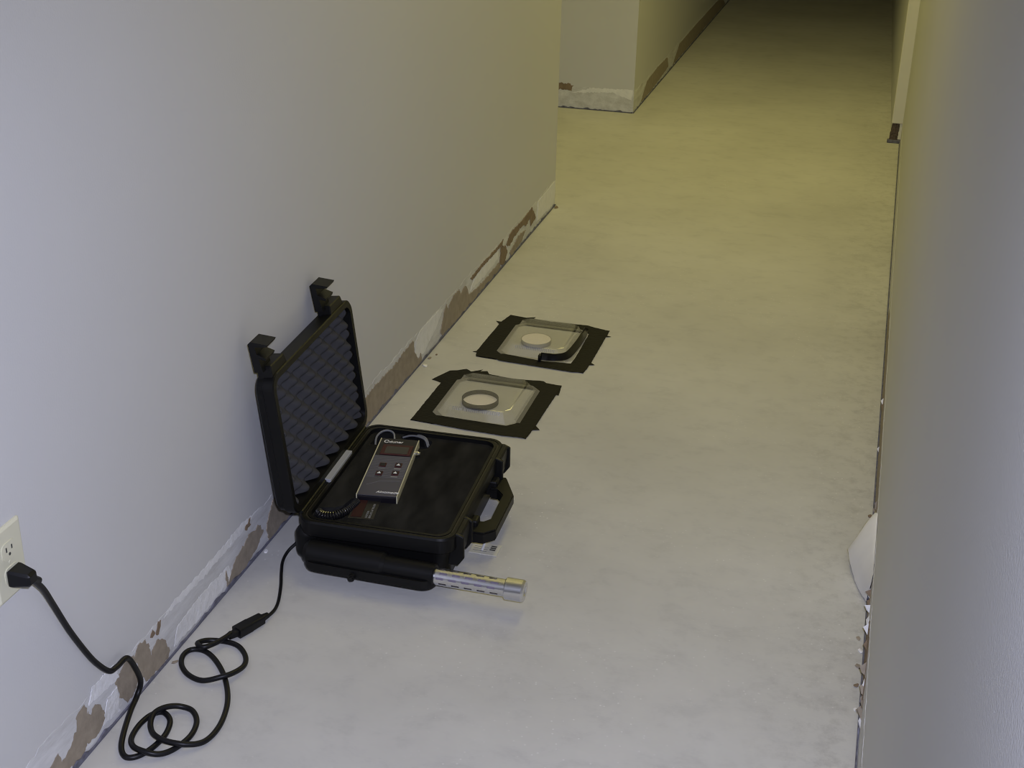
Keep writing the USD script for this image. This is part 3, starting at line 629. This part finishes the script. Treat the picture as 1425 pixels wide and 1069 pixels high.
FLOORP = [(.0138, 1.6429), (.0319, 1.5891), (.0476, 1.554), (.0637, 1.5366), (.0771, 1.537), (.0894, 1.55), (.0983, 1.5751), (.1006, 1.6063), (.092, 1.6369), (.0748, 1.6535), (.0613, 1.6534), (.0501, 1.6367), (.047, 1.6062), (.0541, 1.5748), (.0742, 1.5527), (.0999, 1.5476), (.1194, 1.5572), (.1344, 1.5804), (.1424, 1.6152), (.1349, 1.65), (.1144, 1.6737), (.0931, 1.6753), (.0741, 1.6614), (.0617, 1.6403), (.0664, 1.6172), (.0848, 1.5937), (.1063, 1.5813), (.1299, 1.579), (.1513, 1.5856), (.1717, 1.6069), (.177, 1.6459), (.1678, 1.6941), (.1488, 1.738), (.1181, 1.7832), (.0812, 1.82), (.0514, 1.836), (.0291, 1.8314), (.0238, 1.8114), (.0347, 1.7854), (.0571, 1.7644), (.0877, 1.7534), (.1145, 1.7595), (.1353, 1.7767), (.1438, 1.8101), (.1339, 1.8408), (.1068, 1.867), (.0765, 1.8727), (.0487, 1.8641), (.0375, 1.8433), (.0529, 1.833), (.0671, 1.8478), (.079, 1.8735), (.0822, 1.8877)]
rc_ = .0049
path = spline(WALLP + [(.0075, 1.676, .010)] + [(x, y, rc_ + .0002) for x, y in FLOORP], 8)
zadd = np.zeros(len(path))
for i in range(len(path)):                      # where the lead crosses itself the later turn lies on top
    if path[i, 2] > .02:
        continue
    j = np.arange(0, max(0, i - 12))
    if len(j):
        dd = np.hypot(*(path[j, :2] - path[i, :2]).T); hit = j[(dd < 2.1 * rc_) & (path[j, 2] < .02)]
        if len(hit):
            zadd[i] = max(zadd[hit]) + 2.05 * rc_
from scipy.ndimage import maximum_filter1d, gaussian_filter1d
zadd = gaussian_filter1d(maximum_filter1d(zadd, 9), 5.0)
path[:, 2] += zadd
cd = thing('mains_cord', 'looped black mains cord running from the wall outlet to a socket on the floor', 'cord')
obj('cable', tube(path, rc_, 14), rubber, cd)
ps = m3.Manifold.sphere
plug = m3.Manifold.batch_hull([cbox(.0078, .018, oy - .017, oy + .014, oz - .0195 - .014, oz - .0195 + .013, .003), cbox(.022, .042, oy - .013, oy + .010, oz - .0195 - .012, oz - .0195 + .009, .004)])
obj('plug', plug, rubber, cd)
obj('strain_relief', cyl((.030, oy + .004, .4200), (.026, oy + .030, .4000), .0075, .0052, 14), rubber, cd)
c0, c1 = np.array((.0822, 1.886, .010)), np.array((.1190, 1.967, .010)); dv = (c1 - c0) / np.linalg.norm(c1 - c0)
def along(f0, f1, w0, w1, h0, h1):
    n = np.array((-dv[1], dv[0], 0)); pts = []
    for f, w, h in ((f0, w0, h0), (f1, w1, h1)):
        c = c0 + (c1 - c0) * f
        for a, b in rrect(-w, w, -h, h, min(w, h) * .45, 3):
            q = c + n * a; pts.append((q[0], q[1], max(.0004, .0105 + b)))
    return hull_pts(pts)
obj('connector', along(.16, .50, .0125, .0125, .010, .010), rubber, cd)
obj('relief', along(-.05, .18, .0052, .0078, .005, .007), rubber, cd)
ld = thing('device_lead', 'thin black lead running from the floor socket to the corner of the case', 'cord')
obj('lead_plug', along(.505, .84, .0118, .0105, .0098, .009), rubber, ld)
obj('relief', along(.83, 1.02, .0068, .0045, .006, .0045), rubber, ld)
TH = [(.1190, 1.967, .008), (.1208, 1.980, .0065), (.1201, 2.0007, .0045), (.1133, 2.0301, .0036), (.0963, 2.0778, .0036), (.0770, 2.1230, .0036), (.064, 2.160, .006), (.066, 2.185, .016), (.082, 2.202, .032)]
obj('cable', tube(spline(TH, 8), .0034, 10), rubber, ld)

# ------------------------------------------------------------------ torn paper flap and crumbs along the right hand wall
fu, fv = np.linspace(0, 1, 15), np.linspace(0, 1, 11)
gv = []
for u in fu:
    for v in fv:                                 # u along the wall, v out from the wall and curling down
        reach = .050 * (min(1, (u + .02) / .16) ** .5) * (1 - u) ** .75 * (1 + .22 * (meshkit.fbm(np.array([[u * 9, .3, .1]]), 3, 5)[0] - .5)) + .004
        yb = 2.545 - .205 * u
        x = W - .001 - v * reach * 1.05; z = .085 + .05 * (1 - u) * .4 - .075 * v ** 1.7 - .02 * u * v
        y = yb + .012 * math.sin(5 * v + 3 * u) + .02 * v
        gv.append((x, y, max(.004, z)))
gv = np.array(gv); ix = np.arange(15 * 11).reshape(15, 11)
gf = np.vstack([np.c_[ix[:-1, :-1].ravel(), ix[1:, :-1].ravel(), ix[1:, 1:].ravel()], np.c_[ix[:-1, :-1].ravel(), ix[1:, 1:].ravel(), ix[:-1, 1:].ravel()]])
nb = len(gv); rg = np.r_[ix[:, 0], ix[-1, 1:], ix[-2::-1, -1], ix[0, -2:0:-1]]
sd = []
for a, b in zip(rg, np.roll(rg, -1)):
    sd += [(a, a + nb, b), (b, a + nb, b + nb)]
fl3 = trimesh.Trimesh(np.vstack([gv, gv - [.0006, 0, .0012]]), np.vstack([gf, gf[:, ::-1] + nb, sd]), process=False); fl3.fix_normals()
obj('paper_flap', fl3, paper_white, None, 'curled flap of white torn paper hanging from the foot of the right wall', 'paper', smooth=60)
def chip(x, y, s, m, label, seed, group):
    R = random.Random(seed)
    pts = [(R.uniform(.5, 1) * s * math.cos(a), R.uniform(.5, 1) * s * 1.6 * math.sin(a), z) for a in np.linspace(0, 6.28, 8)[:-1] for z in (0.0, s * R.uniform(.15, .5))]
    c = tm(hull_pts(pts)); c.apply_transform(trimesh.transformations.rotation_matrix(R.uniform(-.5, .5), (0, 0, 1)))
    c.apply_translation((x, y, .0002 - c.bounds[0][2])); obj('debris_chip', c, m, None, label, 'debris', group, smooth=False)
NTH = ('closest to the viewer', 'second from the viewer', 'third from the viewer', 'fourth from the viewer', 'fifth from the viewer', 'sixth from the viewer', 'farthest from the viewer')
CM = {'white': paper_white, 'brown': paper, 'dark brown': paper_dark}
for k, (x, y, s, c) in enumerate([(1.213, 2.02, .004, 'white'), (1.211, 2.09, .005, 'dark brown'), (1.212, 2.15, .006, 'brown'), (1.214, 2.20, .005, 'white'), (1.209, 2.24, .005, 'brown'), (1.210, 2.60, .006, 'white'), (1.213, 2.72, .005, 'dark brown')]):
    chip(x, y, s, CM[c], '%s wallboard crumb at the foot of the right wall, %s' % (c, NTH[k]), 300 + k, 'crumbs along the right wall')
for k, (x, y, s, c) in enumerate([(.016, 1.795, .005, 'brown'), (.012, 2.19, .005, 'white'), (.018, 3.19, .008, 'white'), (.014, 3.24, .006, 'brown'), (.024, 3.27, .004, 'dark brown'), (.012, 4.70, .010, 'dark brown')]):
    chip(x, y, s, CM[c], '%s wallboard crumb at the foot of the left wall, %s' % (c, NTH[k] if k < 5 else NTH[6]), 330 + k, 'crumbs along the left wall')

# scraps of paper still clinging to the foot of the right hand wall
R_ = random.Random(91)
for k in range(22):
    y = R_.uniform(1.93, 2.36) if k < 15 else R_.uniform(2.5, 3.4); z = R_.uniform(.006, .055); l = R_.uniform(.006, .017); o = R_.uniform(.004, .012)
    pts = [(W + .0005, y - l, z - .006), (W + .0005, y + l, z - .004), (W + .0005, y + R_.uniform(-.5, .5) * l, z + R_.uniform(.008, .02)),
           (W - o, y + R_.uniform(-.6, .6) * l, z + R_.uniform(-.003, .006)), (W - o * .6, y + R_.uniform(-1, 1) * l, z - .004)]
    obj('torn_scrap', hull_pts(pts), (paper_white, paper, paper_white, paper_dark, paper)[k % 5], base_r, smooth=False)
